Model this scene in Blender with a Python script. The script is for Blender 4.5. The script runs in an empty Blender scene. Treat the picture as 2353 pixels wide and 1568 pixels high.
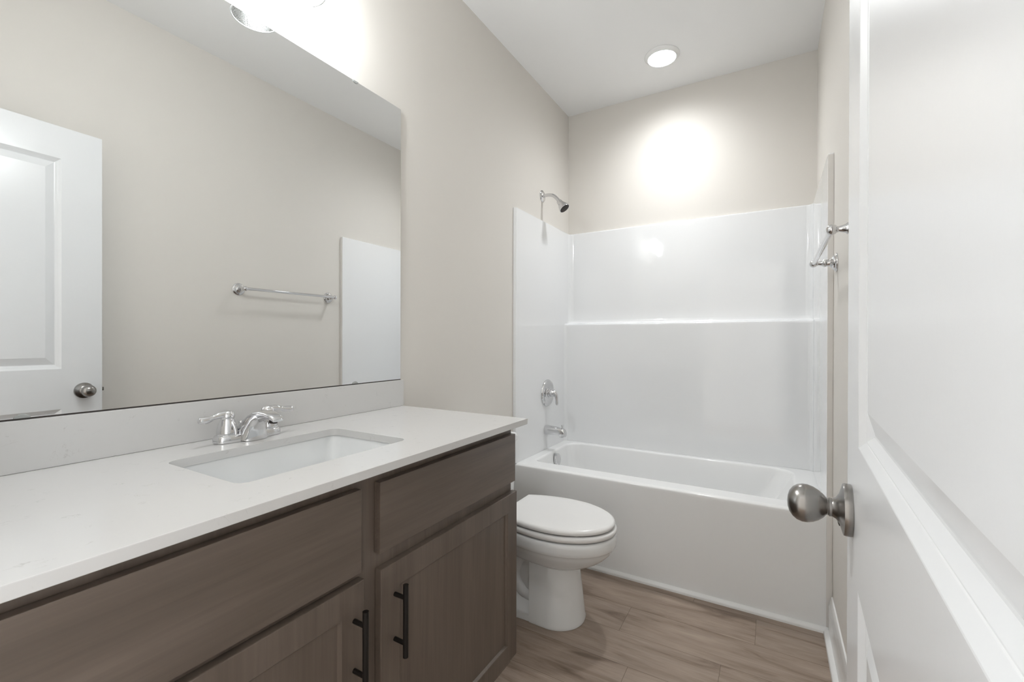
import bpy, bmesh, math, random
from mathutils import Vector, Matrix
PI = math.pi
C = bpy.context.scene.collection
random.seed(7)

# ---------------------------------------------------------------- camera
F_PX, YAW, PITCH, ROLL = 1023.218, math.radians(30.319), math.radians(-0.153), math.radians(0.127)
CAM = Vector((1.2486, 0.0, 1.1528))
fw = Vector((-math.sin(YAW)*math.cos(PITCH), math.cos(YAW)*math.cos(PITCH), math.sin(PITCH)))
rt = Vector((math.cos(YAW), math.sin(YAW), 0)); up = rt.cross(fw)
r2 = rt*math.cos(ROLL)+up*math.sin(ROLL); u2 = -rt*math.sin(ROLL)+up*math.cos(ROLL)
cd = bpy.data.cameras.new('camera'); cam = bpy.data.objects.new('camera', cd); C.objects.link(cam)
m = Matrix((r2, u2, -fw)).transposed().to_4x4(); m.translation = CAM; cam.matrix_world = m
cd.sensor_fit = 'HORIZONTAL'; cd.sensor_width = 36.0; cd.lens = F_PX/2353*36.0; cd.clip_start = 0.01
bpy.context.scene.camera = cam

# ---------------------------------------------------------------- world, exposure
S = bpy.context.scene
w = bpy.data.worlds.new('world'); S.world = w; w.use_nodes = True
bg = w.node_tree.nodes['Background']
bg.inputs[0].default_value = (0.91, 0.955, 1.0, 1); bg.inputs[1].default_value = 5.0     # even fill light, added to brighten the room through the doorway
S.view_settings.view_transform = 'Standard'; S.view_settings.look = 'None'
S.view_settings.gamma = 1; S.view_settings.use_curve_mapping = False
S.view_settings.exposure = 0.0
LENS_E, BULB_E = 278.0, 400.0          # emission of the ceiling light's lens and of the vanity bulbs

# ---------------------------------------------------------------- room sizes (metres)
W, D, H = 1.455, 2.922, 2.731        # width, depth, ceiling
YN = 0.02                            # room face of the wall with the doorway
YS, ZS = 2.146, 1.892                # front and top of the tub surround
ZC = 0.8984                          # countertop
ZT = 0.4644                          # tub rim
VC = 0.644                           # centre line of the vanity (sink, faucet, lamps)

# ---------------------------------------------------------------- materials
def mat(name, col=(.8,.8,.8), rough=.5, metal=0, spec=.5, coat=0, coatr=.05, emit=None, es=0):
    mt = bpy.data.materials.new(name); mt.use_nodes = True
    b = mt.node_tree.nodes['Principled BSDF']
    b.inputs['Base Color'].default_value = (*col, 1); b.inputs['Roughness'].default_value = rough
    b.inputs['Metallic'].default_value = metal; b.inputs['Specular IOR Level'].default_value = spec
    b.inputs['Coat Weight'].default_value = coat; b.inputs['Coat Roughness'].default_value = coatr
    if emit: b.inputs['Emission Color'].default_value = (*emit, 1); b.inputs['Emission Strength'].default_value = es
    return mt
def nd(mt, typ, **kw):
    n = mt.node_tree.nodes.new(typ)
    for k, v in kw.items():
        if k in n.inputs: n.inputs[k].default_value = v
        else: setattr(n, k, v)
    return n
def lk(mt, a, b): mt.node_tree.links.new(a, b)
def bsdf(mt): return mt.node_tree.nodes['Principled BSDF']
def bump(mt, scale, strength, dist=.001, detail=3, coords='Object', stretch=None):
    tc = nd(mt, 'ShaderNodeTexCoord'); src = tc.outputs[coords]
    if stretch:
        mp = nd(mt, 'ShaderNodeMapping'); mp.inputs['Scale'].default_value = stretch; lk(mt, src, mp.inputs[0]); src = mp.outputs[0]
    n = nd(mt, 'ShaderNodeTexNoise', Scale=scale, Detail=detail); lk(mt, src, n.inputs['Vector'])
    b = nd(mt, 'ShaderNodeBump', Strength=strength, Distance=dist); lk(mt, n.outputs[0], b.inputs['Height'])
    lk(mt, b.outputs[0], bsdf(mt).inputs['Normal'])
def mixcol(mt, fac, a, b):
    mx = nd(mt, 'ShaderNodeMix', data_type='RGBA')
    for sock, v in ((mx.inputs[6], a), (mx.inputs[7], b)):
        if isinstance(v, tuple): sock.default_value = (*v, 1)
        else: lk(mt, v, sock)
    if isinstance(fac, float): mx.inputs[0].default_value = fac
    else: lk(mt, fac, mx.inputs[0])
    return mx.outputs[2]
def ramp(mt, fac, stops):
    r = nd(mt, 'ShaderNodeValToRGB'); e = r.color_ramp.elements
    e[0].position, e[0].color = stops[0][0], (*stops[0][1], 1); e[1].position, e[1].color = stops[-1][0], (*stops[-1][1], 1)
    for p_, c_ in stops[1:-1]: x = e.new(p_); x.color = (*c_, 1)
    lk(mt, fac, r.inputs[0]); return r.outputs[0]

M = {}
M['wall'] = mat('wall_paint', (.750,.718,.672), .62, spec=.35); bump(M['wall'], 900, .12, .0004)
M['ceiling'] = mat('ceiling_paint', (.92,.92,.915), .85, spec=.2); bump(M['ceiling'], 700, .15, .0005)
M['trim'] = mat('trim_paint', (.89,.89,.88), .25)
M['door'] = mat('door_paint', (.81,.82,.83), .24); bump(M['door'], 140, .03, .0006, 2)
M['acrylic'] = mat('glossy_white_acrylic', (.87,.875,.88), .045, coat=.3, coatr=.02); bump(M['acrylic'], 5.0, .018, .004, 1)
M['acrylic_flat'] = mat('glossy_white_acrylic_smooth', (.87,.875,.88), .035, coat=.3, coatr=.02)
M['tub'] = mat('glossy_white_tub', (.90,.90,.895), .10)
M['porcelain'] = mat('white_porcelain', (.85,.855,.85), .06)
M['seat'] = mat('white_seat_plastic', (.86,.85,.835), .16)
M['sink'] = mat('sink_porcelain', (.80,.81,.81), .08)
M['chrome'] = mat('chrome', (.70,.70,.71), .05, metal=1)
M['nickel'] = mat('satin_nickel', (.31,.298,.285), .26, metal=1)
M['darkmetal'] = mat('dark_bronze_pull', (.010,.008,.007), .34, spec=.3)
M['dark'] = mat('dark_rubber', (.03,.022,.018), .6)
M['mirror'] = mat('mirror_silver', (.87,.88,.88), .0, metal=1)
M['glassedge'] = mat('mirror_edge', (.10,.12,.11), .2)
M['clip'] = mat('clear_plastic_clip', (.34,.35,.34), .15)
M['lens'] = mat('lamp_lens', (.9,.9,.9), .5, emit=(.955,.98,1), es=LENS_E)
M['bulb'] = mat('lit_bulb', (.9,.9,.9), .5, emit=(.955,.98,1), es=BULB_E)
ge = nd(M['lens'], 'ShaderNodeNewGeometry'); dt = nd(M['lens'], 'ShaderNodeVectorMath', operation='DOT_PRODUCT')     # prismatic lens: beam concentrated downwards
lk(M['lens'], ge.outputs['Normal'], dt.inputs[0]); lk(M['lens'], ge.outputs['Incoming'], dt.inputs[1])
ab = nd(M['lens'], 'ShaderNodeMath', operation='ABSOLUTE'); lk(M['lens'], dt.outputs['Value'], ab.inputs[0])
pw = nd(M['lens'], 'ShaderNodeMath', operation='POWER'); lk(M['lens'], ab.outputs[0], pw.inputs[0]); pw.inputs[1].default_value = 2.0
ml = nd(M['lens'], 'ShaderNodeMath', operation='MULTIPLY'); lk(M['lens'], pw.outputs[0], ml.inputs[0]); ml.inputs[1].default_value = LENS_E
lk(M['lens'], ml.outputs[0], bsdf(M['lens']).inputs['Emission Strength'])
M['joint'] = mat('plank_joint', (.12,.085,.065), .7)
M['strip'] = mat('strip_paint', (.78,.75,.715), .30)
M['caulk'] = mat('caulk', (.70,.69,.67), .5)

# clear seeded glass of the lamp shades
g = bpy.data.materials.new('seeded_glass'); g.use_nodes = True; nt = g.node_tree; nt.nodes.remove(bsdf(g))
out = nt.nodes['Material Output']
tr = nd(g, 'ShaderNodeBsdfTransparent'); tr.inputs[0].default_value = (.97,.98,.98,1)
gl = nd(g, 'ShaderNodeBsdfGlossy', Roughness=.12); gl.inputs[0].default_value = (.22,.225,.225,1); tc = nd(g, 'ShaderNodeTexCoord')
vo = nd(g, 'ShaderNodeTexVoronoi', Scale=210.0, feature='DISTANCE_TO_EDGE'); lk(g, tc.outputs['Object'], vo.inputs['Vector'])
rp = ramp(g, vo.outputs['Distance'], [(0,(.62,.62,.62)),(.10,(.30,.30,.30)),(.30,(.10,.10,.10))])
rt_ = ramp(g, vo.outputs['Distance'], [(0,(.60,.62,.62)),(.15,(.93,.94,.94))]); lk(g, rt_, tr.inputs[0])
bp = nd(g, 'ShaderNodeBump', Strength=.35, Distance=.002); lk(g, vo.outputs['Distance'], bp.inputs['Height']); lk(g, bp.outputs[0], gl.inputs['Normal'])
mx = nd(g, 'ShaderNodeMixShader'); lk(g, rp, mx.inputs[0]); lk(g, tr.outputs[0], mx.inputs[1]); lk(g, gl.outputs[0], mx.inputs[2]); lk(g, mx.outputs[0], out.inputs[0])
M['glass'] = g
M['rim'] = mat('white_glow_glass_rim', (.80,.82,.82), .08)  # opaque white painted in for the glow of lamplight in the glass rim

# quartz: warm white with faint grey flecks and short veins
q = mat('white_quartz', (.78,.77,.745), .13); M['quartz'] = q
tc = nd(q, 'ShaderNodeTexCoord')
n1 = nd(q, 'ShaderNodeTexNoise', Scale=22.0, Detail=4.0, Roughness=.6, Distortion=1.2); lk(q, tc.outputs['Object'], n1.inputs['Vector'])
n2 = nd(q, 'ShaderNodeTexNoise', Scale=26.0, Detail=2.0); lk(q, tc.outputs['Object'], n2.inputs['Vector'])
v1 = ramp(q, n1.outputs[0], [(.487,(0,0,0)),(.5,(1,1,1)),(.513,(0,0,0))])
v2 = ramp(q, n2.outputs[0], [(.60,(0,0,0)),(.66,(1,1,1))])
mm = nd(q, 'ShaderNodeMath', operation='MULTIPLY'); lk(q, v1, mm.inputs[0]); lk(q, v2, mm.inputs[1])
m3 = nd(q, 'ShaderNodeMath', operation='MULTIPLY'); lk(q, mm.outputs[0], m3.inputs[0]); m3.inputs[1].default_value = .36
cA = mixcol(q, m3.outputs[0], (.66,.652,.640), (.34,.32,.30))
lk(q, cA, bsdf(q).inputs['Base Color'])

def wood(name, axis, dark, light, rough=.29):
    """stained maple; grain runs along the object axis given"""
    mt = mat(name, light, rough)
    tc = nd(mt, 'ShaderNodeTexCoord'); mp = nd(mt, 'ShaderNodeMapping')
    sc = [14.0, 14.0, 14.0]; sc[axis] = 1.1
    mp.inputs['Scale'].default_value = sc; lk(mt, tc.outputs['Object'], mp.inputs[0])
    a = nd(mt, 'ShaderNodeTexNoise', Scale=1.0, Detail=4.0, Roughness=.55, Distortion=.4); lk(mt, mp.outputs[0], a.inputs['Vector'])
    mp2 = nd(mt, 'ShaderNodeMapping'); sc = [160.0, 160.0, 160.0]; sc[axis] = 6.0
    mp2.inputs['Scale'].default_value = sc; lk(mt, tc.outputs['Object'], mp2.inputs[0])
    b = nd(mt, 'ShaderNodeTexNoise', Scale=1.0, Detail=2.0); lk(mt, mp2.outputs[0], b.inputs['Vector'])
    base = ramp(mt, a.outputs[0], [(.30, dark), (.70, light)])
    fine = ramp(mt, b.outputs[0], [(.3,(.90,.90,.90)),(.7,(1.04,1.04,1.04))])
    mu = nd(mt, 'ShaderNodeMix', data_type='RGBA', blend_type='MULTIPLY'); mu.inputs[0].default_value = 1
    lk(mt, base, mu.inputs[6]); lk(mt, fine, mu.inputs[7]); lk(mt, mu.outputs[2], bsdf(mt).inputs['Base Color'])
    return mt
WD, WL = (.106,.081,.064), (.164,.128,.103)
M['wood_h'] = wood('stained_maple_horizontal', 1, WD, WL)
M['wood_v'] = wood('stained_maple_vertical', 2, WD, WL)

# vinyl planks
f = mat('vinyl_plank', (.3,.2,.15), .42, spec=.4); M['plank'] = f
at = nd(f, 'ShaderNodeAttribute'); at.attribute_name = 'plank'
uv = nd(f, 'ShaderNodeTexCoord')
cx = nd(f, 'ShaderNodeCombineXYZ'); lk(f, at.outputs['Fac'], cx.inputs[2])
sc_ = nd(f, 'ShaderNodeVectorMath', operation='SCALE'); lk(f, cx.outputs[0], sc_.inputs[0]); sc_.inputs['Scale'].default_value = 40
ad = nd(f, 'ShaderNodeVectorMath', operation='ADD'); lk(f, uv.outputs['Object'], ad.inputs[0]); lk(f, sc_.outputs[0], ad.inputs[1])
mp = nd(f, 'ShaderNodeMapping'); mp.inputs['Scale'].default_value = (2.2, 13, 1); lk(f, ad.outputs[0], mp.inputs[0])
na = nd(f, 'ShaderNodeTexNoise', Scale=1.0, Detail=6.0, Roughness=.6, Distortion=1.1); lk(f, mp.outputs[0], na.inputs['Vector'])
mp2 = nd(f, 'ShaderNodeMapping'); mp2.inputs['Scale'].default_value = (9, 150, 1); lk(f, ad.outputs[0], mp2.inputs[0])
nb = nd(f, 'ShaderNodeTexNoise', Scale=1.0, Detail=3.0); lk(f, mp2.outputs[0], nb.inputs['Vector'])
ca = ramp(f, na.outputs[0], [(.30,(.195,.140,.105)),(.44,(.325,.250,.198)),(.60,(.385,.303,.244)),(.75,(.430,.345,.284))])
cb = ramp(f, nb.outputs[0], [(.3,(.88,.88,.88)),(.7,(1.06,1.06,1.06))])
mu = nd(f, 'ShaderNodeMix', data_type='RGBA', blend_type='MULTIPLY'); mu.inputs[0].default_value = 1
lk(f, ca, mu.inputs[6]); lk(f, cb, mu.inputs[7])
tone = ramp(f, at.outputs['Fac'], [(0,(.90,.90,.90)),(1,(1.08,1.08,1.08))])
mu2 = nd(f, 'ShaderNodeMix', data_type='RGBA', blend_type='MULTIPLY'); mu2.inputs[0].default_value = 1
lk(f, mu.outputs[2], mu2.inputs[6]); lk(f, tone, mu2.inputs[7]); lk(f, mu2.outputs[2], bsdf(f).inputs['Base Color'])
bm_ = nd(f, 'ShaderNodeBump', Strength=.15, Distance=.0006); lk(f, nb.outputs[0], bm_.inputs['Height']); lk(f, bm_.outputs[0], bsdf(f).inputs['Normal'])

# ---------------------------------------------------------------- helpers
def root_loc(o):
    while o.parent: o = o.parent
    return o.location.copy() if not o.get('_local') else Vector((0,0,0))
def obj(name, bm, m_, parent=None, loc=None, smooth=35, mats=None):
    """links a bmesh given in world coordinates as one mesh object; a child's origin is its root's origin"""
    off = root_loc(parent) if parent else (Vector(loc) if loc is not None else Vector((0,0,0)))
    bmesh.ops.translate(bm, verts=bm.verts, vec=-off)
    bmesh.ops.recalc_face_normals(bm, faces=bm.faces)
    me = bpy.data.meshes.new(name); bm.to_mesh(me); bm.free()
    for k in (mats or [m_]): me.materials.append(k)
    if smooth:
        me.shade_smooth(); me.set_sharp_from_angle(angle=math.radians(smooth))
    o = bpy.data.objects.new(name, me); C.objects.link(o)
    if smooth:
        wn = o.modifiers.new('weighted_normal', 'WEIGHTED_NORMAL'); wn.keep_sharp = True; wn.weight = 100; wn.thresh = .0005
    if parent: o.parent = parent
    elif loc is not None: o.location = loc
    return o
def tag(o, label=None, cat=None, group=None, kind=None):
    for k, v in (('label', label), ('category', cat), ('group', group), ('kind', kind)):
        if v: o[k] = v
    return o
def thing(name, loc, label, cat, group=None):
    o = bpy.data.objects.new(name, None); C.objects.link(o); o.location = loc; o.empty_display_size = .05
    return tag(o, label, cat, group)
def struct(name, bm, m_, label, cat, **kw):
    return tag(obj(name, bm, m_, **kw), label, cat, kind='structure')

def box(bm, lo, hi, bev=0, seg=2, mi=0):
    x0,y0,z0 = lo; x1,y1,z1 = hi
    vs = [bm.verts.new(v) for v in ((x0,y0,z0),(x1,y0,z0),(x1,y1,z0),(x0,y1,z0),(x0,y0,z1),(x1,y0,z1),(x1,y1,z1),(x0,y1,z1))]
    fs = [bm.faces.new([vs[i] for i in t]) for t in ((3,2,1,0),(4,5,6,7),(0,1,5,4),(1,2,6,5),(2,3,7,6),(3,0,4,7))]
    for f_ in fs: f_.material_index = mi
    if bev:
        es = {e for f_ in fs for e in f_.edges}
        bmesh.ops.bevel(bm, geom=list(es), offset=bev, segments=seg, profile=.5, affect='EDGES', material=-1)
    return fs
def loft(bm, rings, closed=True, cap0=True, cap1=True):
    vr = [[bm.verts.new(v) for v in r] for r in rings]
    n = len(vr[0])
    for a, b in zip(vr, vr[1:]):
        for i in range(n if closed else n-1):
            j = (i+1) % n; bm.faces.new((a[i], a[j], b[j], b[i]))
    if cap0: bm.faces.new(vr[0][::-1])
    if cap1: bm.faces.new(vr[-1])
    return vr
def frame(d):
    d = Vector(d).normalized(); a = Vector((0,0,1)) if abs(d.z) < .9 else Vector((0,1,0))
    x = a.cross(d).normalized(); return x, d.cross(x), d
def lathe(bm, prof, org, axis, seg=32, cap0=True, cap1=True, sx=1, sy=1):
    x, y, d = frame(axis); org = Vector(org)
    rings = [[org + d*h + x*(sx*max(r,1e-5)*math.cos(2*PI*i/seg)) + y*(sy*max(r,1e-5)*math.sin(2*PI*i/seg)) for i in range(seg)] for r, h in prof]
    return loft(bm, rings, cap0=cap0, cap1=cap1)
def tube(bm, pts, rad, seg=16, flat=1.0, flatdir=None):
    """tube along pts; rad a number or one per point; flat squeezes along flatdir"""
    pts = [Vector(p_) for p_ in pts]; n = len(pts)
    if not isinstance(rad, (list, tuple)): rad = [rad]*n
    T = [(pts[min(i+1,n-1)]-pts[max(i-1,0)]).normalized() for i in range(n)]
    x = (Vector(flatdir) if flatdir else frame(T[0])[0])
    rings = []
    for i in range(n):
        x = (x - T[i]*x.dot(T[i])).normalized(); y = T[i].cross(x)
        rings.append([pts[i] + x*(rad[i]*flat*math.cos(2*PI*k/seg)) + y*(rad[i]*math.sin(2*PI*k/seg)) for k in range(seg)])
    loft(bm, rings)
def catmull(P, n=8):
    P = [Vector(p_) for p_ in P]; out_ = []
    Q = [P[0]*2-P[1]] + P + [P[-1]*2-P[-2]]
    for i in range(1, len(Q)-2):
        for k in range(n):
            t = k/n; a,b,c,d = Q[i-1],Q[i],Q[i+1],Q[i+2]
            out_.append(.5*((2*b)+(c-a)*t+(2*a-5*b+4*c-d)*t*t+(3*b-a-3*c+d)*t**3))
    out_.append(P[-1]); return out_
def rrect(x0, x1, y0, y1, r, z, n=6):
    """rounded rectangle, 4*(n+1) points, counter-clockwise from the +x +y corner; r one number or four"""
    if not isinstance(r, (list, tuple)): r = [r]*4
    out_ = []
    for k, (cx_, cy_, sx_, sy_) in enumerate(((x1,y1,-1,-1),(x0,y1,1,-1),(x0,y0,1,1),(x1,y0,-1,1))):
        for i in range(n+1):
            a = k*PI/2 + i*PI/2/n
            out_.append((cx_+sx_*r[k]+r[k]*math.cos(a), cy_+sy_*r[k]+r[k]*math.sin(a), z))
    return out_
def new(): return bmesh.new()

# ================================================================ ROOM SHELL
T = .10
DX0, DX1, DH = .548, 1.3085, 2.045        # doorway in the front wall
bm = new(); box(bm, (-T,-.1,-.02), (0, D+T, H+.05)); struct('wall_left', bm, M['wall'], 'beige painted wall behind the mirror and toilet, running to the shower', 'wall')
bm = new(); box(bm, (-T, D, -.02), (W+T, D+T, H+.05)); struct('wall_back', bm, M['wall'], 'beige painted wall above the long back panel of the tub surround', 'wall')
bm = new(); box(bm, (W,-.1,-.02), (W+T, D+T, H+.05)); struct('wall_right', bm, M['wall'], 'beige painted wall holding the towel bar, behind the open door', 'wall')
bm = new()
box(bm, (-T, YN-.12, -.02), (DX0-.02, YN, H+.05)); box(bm, (DX1+.02, YN-.12, -.02), (W+T, YN, H+.05)); box(bm, (DX0-.02, YN-.12, DH+.02), (DX1+.02, YN, H+.05))
struct('wall_front', bm, M['wall'], 'beige wall with the doorway to the hall', 'wall')
bm = new(); box(bm, (-1.6, -1.6, H), (3.0, D+T, H+.05)); struct('ceiling', bm, M['ceiling'], 'flat white painted ceiling with one round light', 'ceiling')
bm = new(); box(bm, (-1.6,-1.32,0),(3.0,-1.22,H)); struct('wall_hall', bm, M['wall'], 'beige hallway wall opposite the bathroom door', 'wall')

# floor of planks, joints modelled as narrow grooves
bm = new(); lay = bm.loops.layers.float_color.new('plank')
PW, Y0 = .178, 1.560
known = {-1: .812, 0: 1.094, 1: .727, 2: 1.195}
row = -18
while Y0+row*PW < D+.1:
    ya, yb = Y0+row*PW, Y0+(row+1)*PW
    x = known.get(row, random.uniform(0, 1.22)) - 1.22*3
    while x < 3.2:
        xa, xb = max(x,-1.6), min(x+1.22, 3.0)
        if xb > xa:
            g_ = .0006; r_ = random.random()
            f_ = bm.faces.new([bm.verts.new(v) for v in ((xa+g_,ya+g_,0),(xb-g_,ya+g_,0),(xb-g_,yb-g_,0),(xa+g_,yb-g_,0))])
            for l in f_.loops: l[lay] = (r_, r_, r_, 1)
        x += 1.22
    row += 1
fs = [bm.faces.new([bm.verts.new(v) for v in ((-1.6,-1.7,-.0010),(3.0,-1.7,-.0010),(3.0,D+.1,-.0010),(-1.6,D+.1,-.0010))])]
fs[0].material_index = 1
box(bm, (-1.6,-1.7,-.06), (3.0,D+.1,-.002), mi=1)
struct('floor', bm, M['plank'], 'brown wood-look plank flooring', 'floor', mats=[M['plank'], M['joint']], smooth=0)

def extrude_profile(bm, prof, a, b, out_dir):
    """profile of (distance from wall, height) swept from a to b; out_dir points into the room"""
    a, b, o = Vector(a), Vector(b), Vector(out_dir)
    loft(bm, [[p_ + o*d_ + Vector((0,0,h)) for d_, h in prof] for p_ in (a, b)])
BB = [(0,0),(.013,0),(.013,.112),(.0105,.118),(.0100,.128),(.0065,.137),(.0045,.147),(0,.150)]
SH = [(.0,.0),(.0175,.0),(.0170,.007),(.0145,.013),(.009,.0175),(.002,.0195),(0,.0195)]
bm = new(); extrude_profile(bm, BB, (W,YN+.02,0), (W,YS-.012,0), (-1,0,0)); struct('baseboard_right', bm, M['trim'], 'white moulded baseboard on the right wall, running behind the door', 'baseboard')
bm = new(); extrude_profile(bm, BB, (0,1.262,0), (0,YS-.002,0), (1,0,0)); struct('baseboard_left', bm, M['trim'], 'white baseboard on the left wall behind the toilet', 'baseboard')
bm = new(); extrude_profile(bm, SH, (W-.0121,YN+.02,0), (W-.0121,YS-.018,0), (-1,0,0)); struct('trim_1', bm, M['trim'], 'white quarter-round shoe moulding along the right baseboard', 'shoe moulding')
bm = new(); extrude_profile(bm, SH, (.0,YS-.0005,0), (W-.0121,YS-.0005,0), (0,-1,0)); struct('trim_2', bm, M['trim'], 'white quarter-round moulding along the foot of the tub', 'shoe moulding')
bm = new(); box(bm, (W-.0197,YS-.0032,.021),(W-.0002,YS-.0002,ZS-.006), .0012, 2); struct('trim_5', bm, M['strip'], 'narrow beige painted strip covering the right edge of the tub surround', 'trim strip')
# jamb and casing of the doorway
bm = new()
box(bm, (DX0-.02,YN-.12,0),(DX0,YN,DH+.02)); box(bm, (DX1,YN-.12,0),(DX1+.02,YN,DH+.02)); box(bm, (DX0,YN-.12,DH),(DX1,YN,DH+.02))
struct('trim_3', bm, M['trim'], 'white door jamb lining the doorway', 'door jamb')
bm = new()
box(bm, (DX1+.005,YN+.0003,0),(DX1+.062,YN+.014,DH+.062), .003); box(bm, (DX0-.062,YN+.0003,ZC+.11),(DX0-.005,YN+.014,DH+.062), .003); box(bm, (DX0-.005,YN+.0003,DH+.005),(DX1+.005,YN+.014,DH+.062), .003)
struct('trim_4', bm, M['trim'], 'white door casing round the doorway', 'door casing')

# ---------------------------------------------------------------- the open door (local frame: hinge at origin, leaf along +y, room face at x=0)
DL, DT_, DZ0, DZ1 = .760, .034, .012, 2.0387
def door_face(bm, x, sgn, panels):
    """one face of the leaf with sunk moulded panels; sgn -1: faces -x"""
    prof = [(0,0),(.0010,.0003),(.0085,.0060),(.0090,.0068),(.0098,.0070),(.0175,.0128),(.0195,.0132),(.022,.0126),(.048,.0036)]
    def V(y, z, d): return bm.verts.new((x - sgn*d, y, z))
    ya, yb = .132, DL-.132
    zs = [DZ0] + [z for p_ in panels for z in p_] + [DZ1]
    def quad(y0, y1, z0, z1, d=0): bm.faces.new((V(y0,z0,d),V(y1,z0,d),V(y1,z1,d),V(y0,z1,d)))
    quad(0, ya, DZ0, DZ1); quad(yb, DL, DZ0, DZ1)
    for i in range(0, len(zs), 2): quad(ya, yb, zs[i], zs[i+1])
    for z0, z1 in panels:
        R = [[V(ya+o,z0+o,d), V(yb-o,z0+o,d), V(yb-o,z1-o,d), V(ya+o,z1-o,d)] for o, d in prof]
        for a, b in zip(R, R[1:]):
            for i in range(4): bm.faces.new((a[i],a[(i+1)%4],b[(i+1)%4],b[i]))
        bm.faces.new(R[-1])
bm = new()
pan = [(.235,.8585),(1.0264,1.906)]
door_face(bm, 0, -1, pan); door_face(bm, DT_, 1, pan)
for v in (((0,0,DZ0),(DT_,0,DZ0),(DT_,0,DZ1),(0,0,DZ1)),((0,DL,DZ0),(DT_,DL,DZ0),(DT_,DL,DZ1),(0,DL,DZ1)),((0,0,DZ0),(DT_,0,DZ0),(DT_,DL,DZ0),(0,DL,DZ0)),((0,0,DZ1),(DT_,0,DZ1),(DT_,DL,DZ1),(0,DL,DZ1))):
    bm.faces.new([bm.verts.new(p_) for p_ in v])
bmesh.ops.remove_doubles(bm, verts=bm.verts, dist=1e-5)
door = struct('door_1', bm, M['door'], 'white two-panel door standing open against the right wall', 'door', smooth=10)
door['_local'] = 1
KY, KZ = DL-.0625, .9305
for sgn, nm in ((-1, 'door_knob'), (1, 'door_knob')):
    bm = new(); x0 = 0 if sgn < 0 else DT_
    lathe(bm, [(.0325,0),(.0333,.0015),(.0333,.007),(.0325,.0095),(.0275,.0110),(.0195,.0135),(.0140,.0170),(.0116,.0215)], (x0,KY,KZ), (sgn,0,0), 40, cap1=True)
    lathe(bm, [(.0108,.021),(.0116,.0215),(.0118,.0245),(.0104,.0255),(.0108,.0275),(.0150,.0310),(.0190,.0360),(.0222,.0420),(.0240,.0485),(.0242,.0545),(.0226,.0605),(.0190,.0655),(.0135,.0695),(.0070,.0715),(0,.0720)], (x0,KY,KZ), (sgn,0,0), 40, sy=1.04)
    kn = obj(nm, bm, M['nickel'], door, smooth=50)
    if sgn < 0:
        bm = new(); lathe(bm, [(.0030,0),(.0030,.0023),(.0016,.0025),(.0016,.0005)], (x0-.0121,KY,KZ-.0195), (sgn,0,-.35), 16); obj('privacy_pin', bm, M['dark'], kn)
bm = new(); box(bm, (.0085,DL-.001,KZ-.028),(.0255,DL+.0012,KZ+.028), .0005)
pl_ = obj('latch_plate', bm, M['nickel'], door)
bm = new(); box(bm, (.0105,DL+.001,KZ-.008),(.0235,DL+.0105,KZ+.008), .002); obj('latch_bolt', bm, M['nickel'], pl_)
for hz in (.25, 1.05, 1.83):
    bm = new(); tube(bm, [(-.004,-.006,hz-.045),(-.004,-.006,hz+.045)], .0055, 12); box(bm, (-.0012,-.004,hz-.043),(.0002,.03,hz+.043))
    obj('hinge', bm, M['nickel'], door)
del door['_local']
door.location = (1.3097, .0297, 0); door.rotation_euler = (0,0,-.0421)

# ================================================================ TUB AND SURROUND
TH = .0196
bm = new(); n = 8
X0, X1, YB = .003, W-.003, 2.90
def R(x0,x1,y0,y1,r,z): return rrect(x0,x1,y0,y1,r,z,n)
rings = [R(X0,X1,YS,YB,.002,.001), R(X0,X1,YS,YB,.002,ZT-.020), R(X0,X1,YS+.002,YB,.003,ZT-.010), R(X0+.001,X1-.001,YS+.006,YB-.001,.004,ZT-.004),
         R(X0+.002,X1-.002,YS+.013,YB-.002,.006,ZT-.0008), R(X0+.003,X1-.003,YS+.020,YB-.003,.008,ZT)]
ix0, ix1, iy0, iy1 = .072, 1.345, 2.252, 2.795
rr = [.085,.075,.055,.075]
for o, dz in ((-.006,0),(0,-.0012),(.005,-.005),(.008,-.012)):
    rings.append(R(ix0+o,ix1-o,iy0+o,iy1-o,rr,ZT+dz))
rings += [R(ix0+.022,ix1-.055,iy0+.022,iy1-.022,.085,ZT-.10), R(ix0+.036,ix1-.125,iy0+.036,iy1-.034,.09,ZT-.22), R(ix0+.046,ix1-.17,iy0+.046,iy1-.042,.09,ZT-.29),
          R(ix0+.062,ix1-.20,iy0+.062,iy1-.058,.09,ZT-.325), R(ix0+.10,ix1-.25,iy0+.10,iy1-.10,.08,ZT-.338)]
loft(bm, rings)
tub = thing('bathtub', (W/2, YS+.36, 0), 'white alcove bathtub with a flat apron at the far end', 'bathtub')
obj('tub_body', bm, M['tub'], tub, smooth=40)
OV = Vector((.0915, 2.530, .410))
axv = Vector((1,0,.12)).normalized()
bm = new(); lathe(bm, [(.036,0),(.0365,.002),(.0365,.010),(.034,.014),(.028,.0165),(.012,.0175),(0,.0177)], OV, axv, 36)
ovc = obj('overflow_cover', bm, M['chrome'], tub, smooth=45); tag(ovc, 'round chrome overflow cover')
bm = new(); box(bm, (OV.x+.010,OV.y-.016,OV.z-.0345),(OV.x+.0175,OV.y-.006,OV.z-.026)); obj('overflow_slot', bm, M['dark'], ovc)
bm = new(); lathe(bm, [(.030,0),(.030,.003),(.026,.006),(.010,.0065)], (.26,2.53,ZT-.339), (0,0,1), 28); dr = obj('tub_drain', bm, M['chrome'], tub, smooth=40)

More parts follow.
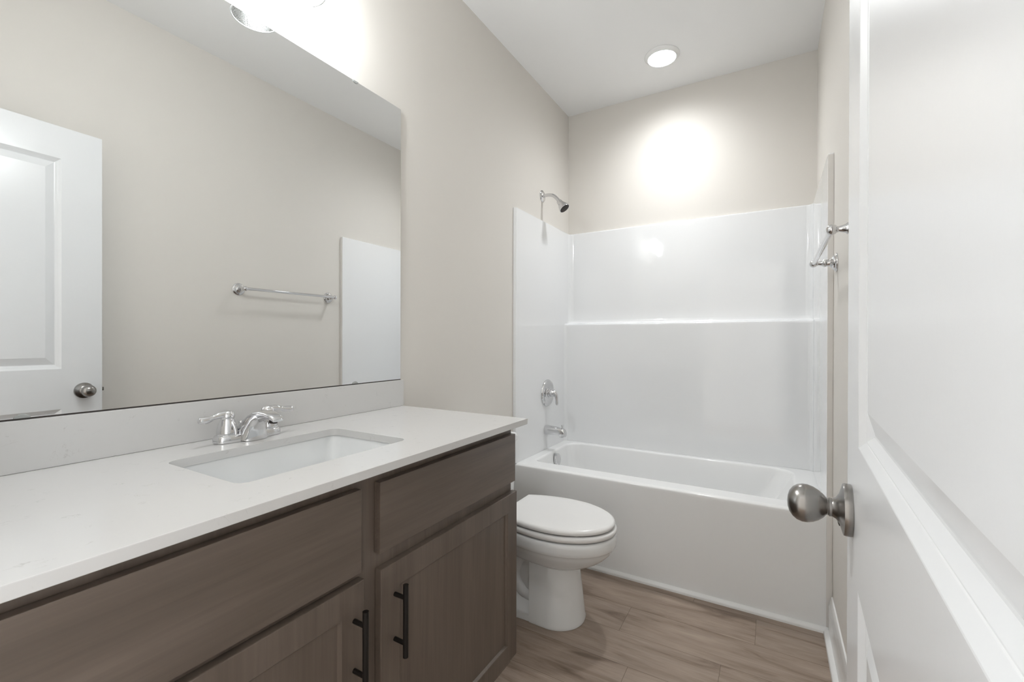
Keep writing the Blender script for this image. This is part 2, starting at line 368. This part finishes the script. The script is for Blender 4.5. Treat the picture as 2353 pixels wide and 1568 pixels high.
# surround: one profile in plan, split into side and back panels at the coved corners
sur = thing('tub_surround', (W/2, D-.1, ZT), 'glossy white three-wall tub surround with a ledge along the back', 'tub surround')
def plan(back, th, r, z, cx_=None):
    """points from the left flange, round the cove, to the middle of the back; mirrored later"""
    P = [(.0005,YS),(th-.006,YS),(th-.002,YS+.0012),(th-.0003,YS+.0045),(th,YS+.012),(th,YS+.30),(th, back-r-.04)]
    for i in range(0, 9):
        a = PI - i*(PI/2)/8
        P.append((th+r+r*math.cos(a), back-r+r*math.sin(a)))
    P += [(th+r+.06, back), (W/2, back)]
    return [(x_, y_, z) for x_, y_ in P]
TH = .0196
levels = []
for z, back, r in [(ZT+.0006,2.830,.026),(ZT+.006,2.830,.026),(1.246,2.830,.026),(1.255,2.8315,.027),(1.2605,2.836,.028),(1.2625,2.844,.030),(1.2635,2.868,.034),(1.2675,2.884,.034),(1.276,2.894,.034),(1.292,2.900,.034),(1.33,2.9015,.034),
                   (ZS-.010,2.9020,.034),(ZS-.003,2.9035,.034)]:
    levels.append(plan(back, TH, r, z))
top = plan(2.9075, TH-.006, .030, ZS); top = [(x_, max(y_, YS+.003) , z_) for x_, y_, z_ in top]; levels.append(top)
levels.append([((.0003 if i < 11 else x_), (y_ if i < 7 else (D-.0005 if i >= 11 else y_)), ZS-.0005) for i, (x_, y_, z_) in enumerate(top)])
SPL = 13
for side in (0, 1):
    mir = (lambda p_: (W-p_[0], p_[1], p_[2])) if side else (lambda p_: p_)
    bm = new(); loft(bm, [[mir(p_) for p_ in L[:SPL+1]] for L in levels], closed=False, cap0=False, cap1=False)
    o = obj('side_panel', bm, M['acrylic_flat'], sur, smooth=60)
bm = new(); loft(bm, [[p_ for p_ in L[SPL:]] + [(W-p_[0],p_[1],p_[2]) for p_ in L[SPL:-1][::-1]] for L in levels], closed=False, cap0=False, cap1=False)
obj('back_panel', bm, M['acrylic'], sur, smooth=60)

# ---------------------------------------------------------------- shower head
sh = thing('overhead_shower', (0, 2.507, 2.054), 'chrome shower head and bent arm high on the left wall above the tub', 'shower')
bm = new(); lathe(bm, [(.036,.0003),(.036,.002),(.033,.006),(.024,.0095),(.014,.0115),(.0135,.016)], (0,2.507,2.054), (1,0,0), 36); obj('flange', bm, M['chrome'], sh, smooth=45)
arm = catmull([(.004,2.507,2.054),(.040,2.507,2.055),(.072,2.507,2.047),(.098,2.507,2.026),(.117,2.507,2.001)], 6)
bm = new(); tube(bm, arm, .0105, 18); obj('arm', bm, M['chrome'], sh, smooth=50)
d = Vector((.62,0,-.80)).normalized(); o0 = Vector((.112,2.507,2.007))
bm = new(); lathe(bm, [(.0135,0),(.0165,.004),(.0175,.012),(.018,.020),(.022,.030),(.0275,.042),(.0325,.055),(.034,.063),(.0335,.066),(.031,.066)], o0, d, 36); hd = obj('shower_head', bm, M['chrome'], sh, smooth=45)
bm = new(); lathe(bm, [(.0305,.0655),(.0305,.0670),(.020,.0680),(.0,.0685)], o0, d, 32); obj('spray_face', bm, M['dark'], hd)

# ---------------------------------------------------------------- shower valve
vy, vz = 2.541, .8185
va = thing('shower_valve', (TH, vy, vz), 'round chrome shower valve with a lever, above the tub spout', 'shower valve')
bm = new(); lathe(bm, [(.084,.0003),(.0845,.003),(.0835,.008),(.079,.0125),(.071,.0145),(.064,.0135),(.060,.0095),(.034,.0085),(.031,.0125),(.028,.013)], (TH,vy,vz), (1,0,0), 48); obj('escutcheon', bm, M['chrome'], va, smooth=45)
bm = new(); lathe(bm, [(.026,.008),(.026,.022),(.0235,.024),(.0225,.046),(.020,.052),(.010,.055)], (TH,vy,vz), (1,0,0), 32); obj('hub', bm, M['chrome'], va, smooth=45)
lv = catmull([(TH+.040,vy,vz+.006),(TH+.054,vy,vz+.004),(TH+.064,vy,vz-.012),(TH+.068,vy,vz-.035),(TH+.069,vy,vz-.058),(TH+.069,vy,vz-.074)], 5)
k_ = len(lv); bm = new(); tube(bm, lv, [.019-.010*min(1,i/(k_*.6)) if i < k_-2 else (.0075 if i == k_-2 else .004) for i in range(k_)], 16, flat=1.15, flatdir=(0,1,0)); obj('lever', bm, M['chrome'], va, smooth=50)

# ---------------------------------------------------------------- tub spout
sy, sz = 2.524, .588
ts = thing('tub_spout', (TH, sy, sz), 'chrome tub spout with a diverter knob, above the tub rim', 'tub spout')
def spring(x_, hw, zt_, zb_, n_=24):
    c_ = (zt_+zb_)/2; h_ = (zt_-zb_)/2; out_ = []
    for i in range(n_):
        a = 2*PI*i/n_; ca, sa = math.cos(a), math.sin(a)
        out_.append((x_, sy+hw*math.copysign(abs(ca)**.75,ca), c_+h_*math.copysign(abs(sa)**.75,sa)))
    return out_
bm = new()
loft(bm, [spring(TH+.0003,.026,sz+.030,sz-.028), spring(TH+.006,.0285,sz+.032,sz-.030), spring(TH+.035,.027,sz+.029,sz-.027), spring(TH+.075,.0255,sz+.026,sz-.024), spring(TH+.098,.025,sz+.024,sz-.026),
          spring(TH+.102,.0245,sz+.0235,sz-.038), spring(TH+.120,.0240,sz+.020,sz-.038), spring(TH+.130,.0225,sz+.013,sz-.036), spring(TH+.135,.019,sz+.002,sz-.032)])
obj('spout_body', bm, M['chrome'], ts, smooth=40)
bm = new(); lathe(bm, [(.0035,0),(.0035,.010),(.0062,.012),(.0068,.015),(.0068,.019),(.005,.0205)], (TH+.112,sy,sz+.019), (0,0,1), 16); obj('diverter_knob', bm, M['chrome'], ts, smooth=40)

# ================================================================ TOILET
TY = 1.712
toi = thing('toilet', (.36, TY, 0), 'white elongated toilet with its lid down, between the vanity and the tub', 'toilet')
def egg(z, xc_=.470, af=.242, ab=.282, b=.178, xb=.262, n_=56, pw=1.0, dx=0):
    """elongated outline: front half an ellipse, back half a wider ellipse cut straight at xb"""
    th0 = math.acos(max(-1, (xb-xc_)/ab)); out_ = []
    for i in range(n_):
        a = -th0 + 2*th0*i/(n_-1)
        ca = math.cos(a); aa = af if ca > 0 else ab
        out_.append((xc_+dx+aa*ca, TY+b*math.copysign(abs(math.sin(a))**pw, math.sin(a)), z))
    return out_
bm = new()
loft(bm, [egg(.4110,af=.236,b=.172,xb=.266), egg(.4125,af=.2405,b=.1765,xb=.263), egg(.4180,af=.2425,b=.1785), egg(.4235,af=.2415,b=.1775,xb=.2625), egg(.4285,af=.237,b=.173,xb=.266), egg(.4315,af=.229,b=.165,xb=.272), egg(.4335,af=.19,b=.135,ab=.25,xb=.29), egg(.4345,af=.10,b=.07,ab=.15,xb=.36)])
obj('lid', bm, M['seat'], toi, smooth=50)
def ringmesh(bm, outs, ins):
    vr = [[bm.verts.new(v) for v in r] for r in outs+ins[::-1]]; vr.append(vr[0]); n_ = len(vr[0])
    for a, b in zip(vr, vr[1:]):
        for i in range(n_): j = (i+1) % n_; bm.faces.new((a[i],a[j],b[j],b[i]))
bm = new()
ringmesh(bm, [egg(.3835,af=.242,b=.177,xb=.264), egg(.387,af=.2475,b=.1825), egg(.394,af=.2495,b=.1845), egg(.401,af=.2485,b=.1835), egg(.4065,af=.243,b=.178,xb=.264)],
             [egg(.3835,af=.190,b=.120,ab=.16,xb=.32), egg(.4065,af=.190,b=.120,ab=.16,xb=.32)])
for sy_ in (-1, 1): box(bm, (.245,TY+sy_*.075-.02,.375),(.285,TY+sy_*.075+.02,.408), .004)
for bx_ in ((.612,-.128),(.612,.136)): box(bm, (bx_[0]-.012,TY+bx_[1]-.006,.3795),(bx_[0]+.002,TY+bx_[1]+.006,.4125))
obj('seat', bm, M['seat'], toi, smooth=50)
def bowl(z, af, b, ab=.282, xb=.235, xc_=.470): return egg(z, xc_=xc_, af=af, ab=ab, b=b, xb=xb)
bm = new()
loft(bm, [bowl(.3795,.236,.172), bowl(.378,.2425,.179), bowl(.372,.2475,.184), bowl(.362,.249,.186), bowl(.345,.2485,.1855), bowl(.333,.2455,.183), bowl(.327,.241,.178), bowl(.324,.2355,.173), bowl(.314,.2335,.171),
          bowl(.302,.226,.165,.28), bowl(.286,.211,.153,.275), bowl(.270,.191,.139,.27), bowl(.256,.168,.124,.265), bowl(.245,.145,.110,.26), bowl(.235,.120,.094,.25), bowl(.225,.09,.07,.20,.30)][::-1])
obj('bowl', bm, M['porcelain'], toi, smooth=50)
# pedestal column with its rounded front, and the recessed trapway behind it
def col(z, xf, hw, xb_):
    out_ = []; n_ = 28; a_ = hw*1.02
    for i in range(n_+1):
        a = -PI/2 + PI*i/n_
        out_.append((xf-a_+a_*math.cos(a), TY+hw*math.sin(a), z))
    return [(xb_,TY-hw*.985,z)] + out_ + [(xb_,TY+hw*.985,z)]
bm = new()
loft(bm, [col(.001,.588,.113,.395), col(.010,.590,.115,.395), col(.016,.5875,.113,.395), col(.06,.583,.110,.393), col(.13,.575,.104,.390), col(.20,.566,.098,.388), col(.255,.560,.094,.386)])
obj('pedestal', bm, M['porcelain'], toi, smooth=45)
bm = new()
loft(bm, [rrect(.16,.42,TY-.108,TY+.108,.03,.001), rrect(.16,.42,TY-.108,TY+.108,.03,.022), rrect(.165,.42,TY-.100,TY+.100,.03,.034), rrect(.17,.42,TY-.072,TY+.072,.03,.075), rrect(.17,.42,TY-.066,TY+.066,.03,.12),
          rrect(.15,.42,TY-.066,TY+.066,.03,.19), rrect(.12,.42,TY-.075,TY+.075,.03,.25), rrect(.08,.42,TY-.10,TY+.10,.03,.31), rrect(.05,.30,TY-.12,TY+.12,.03,.365)])
tw = catmull([(.41,TY-.045,.275),(.33,TY-.052,.235),(.30,TY-.054,.16),(.34,TY-.052,.095),(.42,TY-.048,.070)], 6)
tube(bm, tw, .030, 16); tube(bm, [(p_[0], 2*TY-p_[1], p_[2]) for p_ in tw], .030, 16)
obj('trapway', bm, M['porcelain'], toi, smooth=50)
for s_ in (-1, 1):
    bm = new(); lathe(bm, [(.013,0),(.013,.006),(.010,.013),(.005,.017),(0,.018)], (.31,TY+s_*.098,.030), (0,0,1), 20); obj('bolt_cap', bm, M['seat'], toi, smooth=50)
bm = new()
loft(bm, [rrect(.022,.170,TY-.155,TY+.155,.03,.360), rrect(.018,.175,TY-.165,TY+.165,.035,.375), rrect(.015,.180,TY-.172,TY+.172,.035,.55), rrect(.012,.183,TY-.176,TY+.176,.035,.668)])
obj('tank', bm, M['porcelain'], toi, smooth=45)
bm = new()
loft(bm, [rrect(.008,.187,TY-.180,TY+.180,.035,.669), rrect(.004,.190,TY-.184,TY+.184,.038,.676), rrect(.004,.190,TY-.184,TY+.184,.038,.692), rrect(.010,.184,TY-.178,TY+.178,.034,.701), rrect(.030,.165,TY-.158,TY+.158,.03,.704)])
obj('tank_lid', bm, M['porcelain'], toi, smooth=45)
bm = new(); tube(bm, [(.180,TY-.12,.625),(.192,TY-.12,.625)], .010, 16); tube(bm, [(.192,TY-.125,.625),(.194,TY-.08,.622),(.194,TY-.045,.618)], [.006,.0055,.007], 12)
obj('flush_lever', bm, M['chrome'], toi, smooth=45)

# ================================================================ VANITY
VX = .5352; FX = VX-.019; VY0, VY1 = .030, 1.2465
ZB = ZC-.0185
van = thing('vanity_cabinet', (.27, VC, 0), 'brown-stained wooden vanity cabinet under the white countertop', 'vanity cabinet')
bm = new()
box(bm, (.003,VY0,.105),(FX-.019,VY0+.016,ZB-.001)); box(bm, (.003,VY1-.016,.105),(FX-.019,VY1,ZB-.001)); box(bm, (.003,VY1-.016,.0015),(FX-.070,VY1,.105)); box(bm, (.003,VY0+.016,.105),(FX-.019,VY1-.016,.12))
box(bm, (.003,VY0+.016,.12),(.012,VY1-.016,ZB-.001))
box(bm, (FX-.085,VY0,.0015),(FX-.070,VY1-.016,.105))
# face frame
box(bm, (FX-.019,VY0,.105),(FX,VY0+.038,ZB-.001)); box(bm, (FX-.019,VY1-.038,.105),(FX,VY1,ZB-.001)); box(bm, (FX-.019,.6255-.001,.105),(FX,.6725+.001,ZB-.001))
for a_, b_ in ((VY0+.038,.6245),(.6735,VY1-.038)):
    for z0, z1 in ((ZB-.040,ZB-.001),(.662,.705),(.105,.145)): box(bm, (FX-.019,a_,z0),(FX,b_,z1))
obj('body', bm, M['wood_v'], van, smooth=0)
def slab(name, y0, y1, z0, z1):
    bm = new(); box(bm, (FX+.0008,y0,z0),(VX,y1,z1), .0022, 2); return obj(name, bm, M['wood_h'], van, smooth=40)
slab('drawer_front', .6705, 1.2435, .6985, .8505)
slab('drawer_front', VY0+.012, .6225, .6825-.001, .8505)
def shaker(y0, y1, z0, z1, hy):
    r_ = van
    bm = new(); s_ = .056
    # stiles, rails with eased inner edges, sunk panel behind
    bev = .004; dep = .0085
    def ring(o, x_): return [(x_,y0+o,z0+o),(x_,y1-o,z0+o),(x_,y1-o,z1-o),(x_,y0+o,z1-o)]
    rings_ = [ring(0,FX+.0008), ring(0,VX-.002), ring(.0006,VX-.0006), ring(.002,VX), ring(s_-.001,VX), ring(s_+.0005,VX-.001), ring(s_+bev,VX-dep), ring(s_+bev,FX+.0008)]
    loft(bm, rings_, cap0=False, cap1=False)
    dr_ = obj('cabinet_door', bm, M['wood_v'], r_, smooth=0)
    bm = new(); box(bm, (FX+.003,y0+s_+.0025,z0+s_+.0025),(VX-dep+.0004,y1-s_-.0025,z1-s_-.0025)); obj('door_panel', bm, M['wood_v'], dr_, smooth=0)
    bm = new(); zt_, zb_ = .6232, .4668
    tube(bm, [(VX+.032,hy,zb_),(VX+.032,hy,zt_)], .0060, 18)
    for z_ in (zb_+.029, zt_-.029): tube(bm, [(VX-.0002,hy,z_),(VX+.030,hy,z_)], .0048, 14)
    h_ = obj('bar_pull', bm, M['darkmetal'], dr_, smooth=40); return dr_
shaker(.6735, 1.2535, .1345, .6640, .7135)
shaker(VY0+.010, .6290, .1345, .6660, .6035)

# countertop with sink cut-out
ct = thing('countertop', (.28, VC, ZC), 'white quartz countertop on the brown vanity', 'countertop')
cx0, cx1, cy0, cy1 = .0015, .5652, YN+.002, 1.2697
sx0, sx1, sy0, sy1 = .167, .4465, .4305, .8465
def arcloop(n_, z, g_=0, r_=.024): return rrect(sx0-g_,sx1+g_,sy0-g_,sy1+g_,r_,z,n_)
bm = new(); n_ = 8
def counter_face(z, e):
    inn = [bm.verts.new(v) for v in arcloop(n_, z)]
    outc = [bm.verts.new(v) for v in ((cx1-e,cy1-e,z),(cx0,cy1-e,z),(cx0,cy0,z),(cx1-e,cy0,z))]
    for k in range(4):
        a = inn[k*(n_+1):(k+1)*(n_+1)]
        for i in range(n_): bm.faces.new((a[i],a[i+1],outc[k]))
        bm.faces.new((a[-1], inn[((k+1)*(n_+1))%len(inn)], outc[(k+1)%4], outc[k]))
    return inn, outc
it, ot = counter_face(ZC, .0020); ib, ob = counter_face(ZB, .0010)
for i in range(len(it)): j = (i+1)%len(it); bm.faces.new((it[i],it[j],ib[j],ib[i]))
mid = []
for z, e in ((ZC-.0006,.0006),(ZC-.0020,0),(ZB+.001,0)):
    mid.append([bm.verts.new(v) for v in ((cx1-e,cy1-e,z),(cx0,cy1-e,z),(cx0,cy0,z),(cx1-e,cy0,z))])
L_ = [ot]+mid+[ob]
for a, b in zip(L_, L_[1:]):
    for i in range(4): bm.faces.new((a[i],a[(i+1)%4],b[(i+1)%4],b[i]))
obj('slab', bm, q, ct, smooth=30)
bm = new(); box(bm, (.0005,cy0,ZC+.0003),(.0200,1.2735,.9977), .0012, 2); tag(obj('backsplash', bm, q, ct, smooth=40), 'low quartz backsplash strip under the mirror')

# sink
sk = thing('sink', ((sx0+sx1)/2, VC-.005, ZB-.14), 'white rectangular undermount sink set in the countertop', 'sink')
def sr(o, z, r_, sl=0): return rrect(sx0+o+sl*.5,sx1-o-sl*.3,sy0+o+sl,sy1-o-sl,r_,z,n_)
bm = new()
loft(bm, [sr(-.03,ZB-.0006,.03), sr(-.0035,ZB-.0006,.026), sr(-.0020,ZB-.004,.026), sr(.004,ZB-.04,.030,.004), sr(.012,ZB-.085,.034,.010), sr(.022,ZB-.112,.040,.018), sr(.038,ZB-.126,.045,.03), sr(.075,ZB-.131,.04,.05), sr(.098,ZB-.133,.03,.08)], cap0=False)
# outer shell
loft(bm, [sr(-.03,ZB-.0006,.03), sr(-.03,ZB-.012,.03), sr(-.016,ZB-.06,.04), sr(.0,ZB-.12,.05), sr(.04,ZB-.148,.05)], cap0=False)
obj('basin', bm, M['sink'], sk, smooth=50)
bm = new(); lathe(bm, [(.022,0),(.022,.002),(.019,.0035),(.016,.001),(.0,.0012)], ((sx0+sx1)/2+.01,VC-.005,ZB-.1335), (0,0,1), 28); obj('drain', bm, M['chrome'], sk, smooth=40)

# ---------------------------------------------------------------- faucet
FC, FXc = .6460, .0860
fa = thing('faucet', (FXc, FC, ZC), 'chrome two-handle faucet behind the sink', 'faucet')
def sup(cx_, cy_, hx, hy, z, pw=.5, n2=40):
    o_ = []
    for i in range(n2):
        a = 2*PI*i/n2; ca, sa = math.cos(a), math.sin(a)
        o_.append((cx_+hx*math.copysign(abs(ca)**pw,ca), cy_+hy*math.copysign(abs(sa)**pw,sa), z))
    return o_
bm = new()
loft(bm, [sup(FXc,FC,.026,.080,ZC+.0003,.55), sup(FXc,FC,.0275,.081,ZC+.003,.55), sup(FXc,FC,.0265,.0795,ZC+.014,.55), sup(FXc,FC,.0245,.077,ZC+.0185,.55), sup(FXc,FC,.020,.072,ZC+.0205,.55)])
obj('base', bm, M['chrome'], fa, smooth=50)
# spout
def ssec(T_, B_, wt, wb, n2=28):
    T_, B_ = Vector((T_[0],0,T_[1])), Vector((B_[0],0,B_[1])); c_ = (T_+B_)/2; h_ = (T_-B_)/2; o_ = []
    for i in range(n2):
        a = 2*PI*i/n2; s_ = math.sin(a); c2 = math.cos(a)
        ss = math.copysign(abs(s_)**.7, s_); cc = math.copysign(abs(c2)**.6, c2)
        w_ = (wt+wb)/2 + (wt-wb)/2*ss
        p_ = c_ + h_*ss; o_.append((p_.x, FC+cc*w_, p_.z))
    return o_
Z = ZC
K = [((.058,Z+.012),(.130,Z+.0006),.036,.035),((.064,Z+.022),(.130,Z+.012),.033,.033),((.075,Z+.036),(.131,Z+.024),.028,.028),((.090,Z+.051),(.134,Z+.035),.0235,.022),((.108,Z+.064),(.141,Z+.0445),.0208,.017),
     ((.130,Z+.0735),(.153,Z+.0525),.0195,.014),((.155,Z+.0775),(.168,Z+.0565),.0186,.0125),((.180,Z+.0765),(.184,Z+.0575),.0178,.013),((.199,Z+.0720),(.198,Z+.0560),.0170,.0135),((.211,Z+.0660),(.207,Z+.0550),.0158,.0135),((.216,Z+.0595),(.211,Z+.0535),.013,.0125)]
bm = new(); loft(bm, [ssec(*k) for k in K]); sp = obj('spout', bm, M['chrome'], fa, smooth=60)
bm = new(); lathe(bm, [(.0095,0),(.0095,.008),(.007,.008),(.007,.003)], (.195,FC,Z+.0580), (-.15,0,-1), 20); obj('aerator', bm, M['dark'], sp)
bm = new(); tube(bm, [(.050,FC,Z+.015),(.050,FC,Z+.034)], .0020, 10); lathe(bm, [(.003,0),(.0048,.003),(.0048,.007),(.002,.010)], (.050,FC,Z+.032), (0,0,1), 12); obj('lift_rod', bm, M['chrome'], fa, smooth=45)
for s_ in (-1, 1):
    hy = FC + s_*.0515
    bm = new(); lathe(bm, [(.0225,.018),(.0235,.020),(.0232,.026),(.0215,.036),(.0185,.047),(.0160,.055),(.0150,.058),(.0150,.060)], (FXc,hy,Z), (0,0,1), 32); hb = obj('handle_hub', bm, M['chrome'], fa, smooth=50)
    bm = new(); lathe(bm, [(.0155,.0585),(.0165,.061),(.0165,.066),(.0150,.071),(.0110,.0755),(.0060,.0775),(0,.078)], (FXc,hy,Z), (0,0,1), 28)
    P_ = catmull([(FXc,hy,Z+.068),(FXc+.002,hy+s_*.016,Z+.069),(FXc+.004,hy+s_*.030,Z+.067),(FXc+.005,hy+s_*.044,Z+.0630),(FXc+.006,hy+s_*.057,Z+.0615),(FXc+.006,hy+s_*.067,Z+.0635)], 5)
    k_ = len(P_); tube(bm, P_, [(.0105 - .0045*i/(k_*.45)) if i < k_*.45 else (.0060+.0030*math.sin(PI*min(1,(i-k_*.45)/(k_*.55)))) if i < k_-1 else .003 for i in range(k_)], 16, flat=1.1, flatdir=(1,0,0))
    obj('lever_handle', bm, M['chrome'], hb, smooth=55)

# ---------------------------------------------------------------- mirror
MY0, MY1, MZ0, MZ1 = .045, 1.2668, 1.0008, 2.0405
mr = thing('wall_mirror', (0, (MY0+MY1)/2, MZ0), 'large frameless mirror on the left wall above the backsplash', 'mirror')
bm = new(); fs = box(bm, (.003,MY0,MZ0),(.009,MY1,MZ1), mi=1); fs[3].material_index = 0
obj('mirror_glass', bm, None, mr, smooth=0, mats=[M['mirror'], M['glassedge']])
bm = new(); box(bm, (.0022,MY0,.9981),(.0098,MY1,1.0006)); tag(obj('bottom_channel', bm, M['dark'], mr, smooth=0), 'thin black channel under the glass')
for cy_, top_ in ((.262,0),(1.050,0),(.262,1),(1.050,1)):
    z_ = MZ1 if top_ else MZ0; s_ = -1 if top_ else 1
    bm = new(); pr = []
    for i in range(13):
        a = PI*i/12; pr.append((-.0115*math.cos(a), .0085*math.sin(a)*.9))
    loft(bm, [[(.0092,cy_+a,z_+s_*b) for a,b in pr], [(.0112,cy_+a*.95,z_+s_*b*.92) for a,b in pr], [(.0118,cy_+a*.7,z_+s_*b*.65) for a,b in pr]])
    obj('mirror_clip', bm, M['clip'], mr, smooth=40)

# ---------------------------------------------------------------- towel bar
BX, BZ = 1.3825, 1.4440
tb = thing('towel_bar', (W, 1.737, BZ), 'chrome towel bar on the right wall, beside the tub surround', 'towel bar')
for y_ in (1.4345, 2.0400):
    bm = new()
    lathe(bm, [(.0355,.0003),(.0360,.002),(.0350,.005),(.0300,.0085),(.0285,.0088),(.0275,.012),(.0215,.0145),(.0205,.015),(.0195,.018),(.0140,.021),(.0130,.024),(.0125,.034),(.0145,.0355),(.0150,.038),(.0145,.0405),(.0115,.043),(.0085,.052),(.0070,.058),(.0082,.0595),(.0082,.062),(.006,.0635)], (W,y_,BZ), (-1,0,0), 32)
    ps = obj('post', bm, M['chrome'], tb, smooth=45)
    bm = new(); bmesh.ops.create_uvsphere(bm, u_segments=28, v_segments=18, radius=.0138); bmesh.ops.translate(bm, verts=bm.verts, vec=(BX,y_,BZ)); obj('ball_end', bm, M['chrome'], ps, smooth=80)
bm = new(); tube(bm, [(BX,1.4450,BZ),(BX,2.0295,BZ)], .0080, 20); obj('rail', bm, M['chrome'], tb, smooth=45)

# ---------------------------------------------------------------- ceiling light
LX, LY = .7145, 2.553
cl = thing('ceiling_light', (LX, LY, H), 'round white disk light on the ceiling above the tub', 'ceiling light')
bm = new(); lathe(bm, [(.0930,.0003),(.0930,.0030),(.0900,.0070),(.0800,.0150),(.0765,.0175),(.0740,.0175),(.0735,.0150)], (LX,LY,H), (0,0,-1), 56, cap1=False); obj('trim_ring', bm, M['trim'], cl, smooth=45)
bm = new(); lathe(bm, [(.0738,.0135),(.0738,.0150),(.060,.0152),(.030,.0152),(0,.0152)], (LX,LY,H), (0,0,-1), 56); obj('lens', bm, M['lens'], cl, smooth=60)

# ---------------------------------------------------------------- vanity light, two lamps above the mirror
vl = thing('vanity_light', (0, VC, 2.26), 'two-lamp vanity light with clear seeded glass shades above the mirror', 'wall light')
bm = new(); box(bm, (.0003,VC-.075,2.285),(.022,VC+.075,2.385), .006, 3); obj('backplate', bm, M['chrome'], vl, smooth=40)
bm = new(); tube(bm, [(.020,VC,2.335),(.070,VC,2.335)], .010, 16); tube(bm, [(.070,VC-.150,2.335),(.070,VC+.150,2.335)], .009, 16)
obj('crossbar', bm, M['chrome'], vl, smooth=45)
for s_ in (-1, 1):
    ly = VC + s_*.1255; lx = .118
    bm = new(); tube(bm, catmull([(.070,ly,2.335),(.095,ly,2.335),(lx-.003,ly,2.325),(lx,ly,2.300)],5), .007, 12)
    lathe(bm, [(.012,0),(.026,.008),(.029,.020),(.028,.045),(.026,.048)], (lx,ly,2.305), (0,0,-1), 28); so = obj('socket', bm, M['chrome'], vl, smooth=45)
    bm = new()
    R0, ZR = .0640, 2.1200
    prof = [(.0285,2.275),(.036,2.262),(.047,2.235),(.056,2.195),(.061,2.155),(R0,ZR+.003)]
    lathe(bm, [(r_,z_-2.1) for r_, z_ in prof], (lx,ly,2.1), (0,0,1), 40, cap0=False, cap1=False); gs = obj('glass_shade', bm, M['glass'], so, smooth=60)
    bm = new(); lathe(bm, [(R0-.0012,ZR+.0035-2.1),(R0+.0010,ZR+.003-2.1),(R0+.0016,ZR+.001-2.1),(R0,ZR-2.1),(R0-.0022,ZR+.001-2.1),(R0-.0022,ZR+.003-2.1),(R0-.0012,ZR+.0035-2.1)], (lx,ly,2.1), (0,0,1), 48, cap0=False, cap1=False); obj('shade_rim', bm, M['rim'], so, smooth=60)
    bm = new(); lathe(bm, [(.012,2.262-2.1),(.013,2.250-2.1),(.0170,2.240-2.1),(.0175,2.225-2.1),(.0175,2.165-2.1),(.0165,2.155-2.1),(.013,2.147-2.1),(.007,2.1425-2.1),(0,2.141-2.1)], (lx,ly,2.1), (0,0,1), 28); obj('bulb', bm, M['bulb'], so, smooth=70)
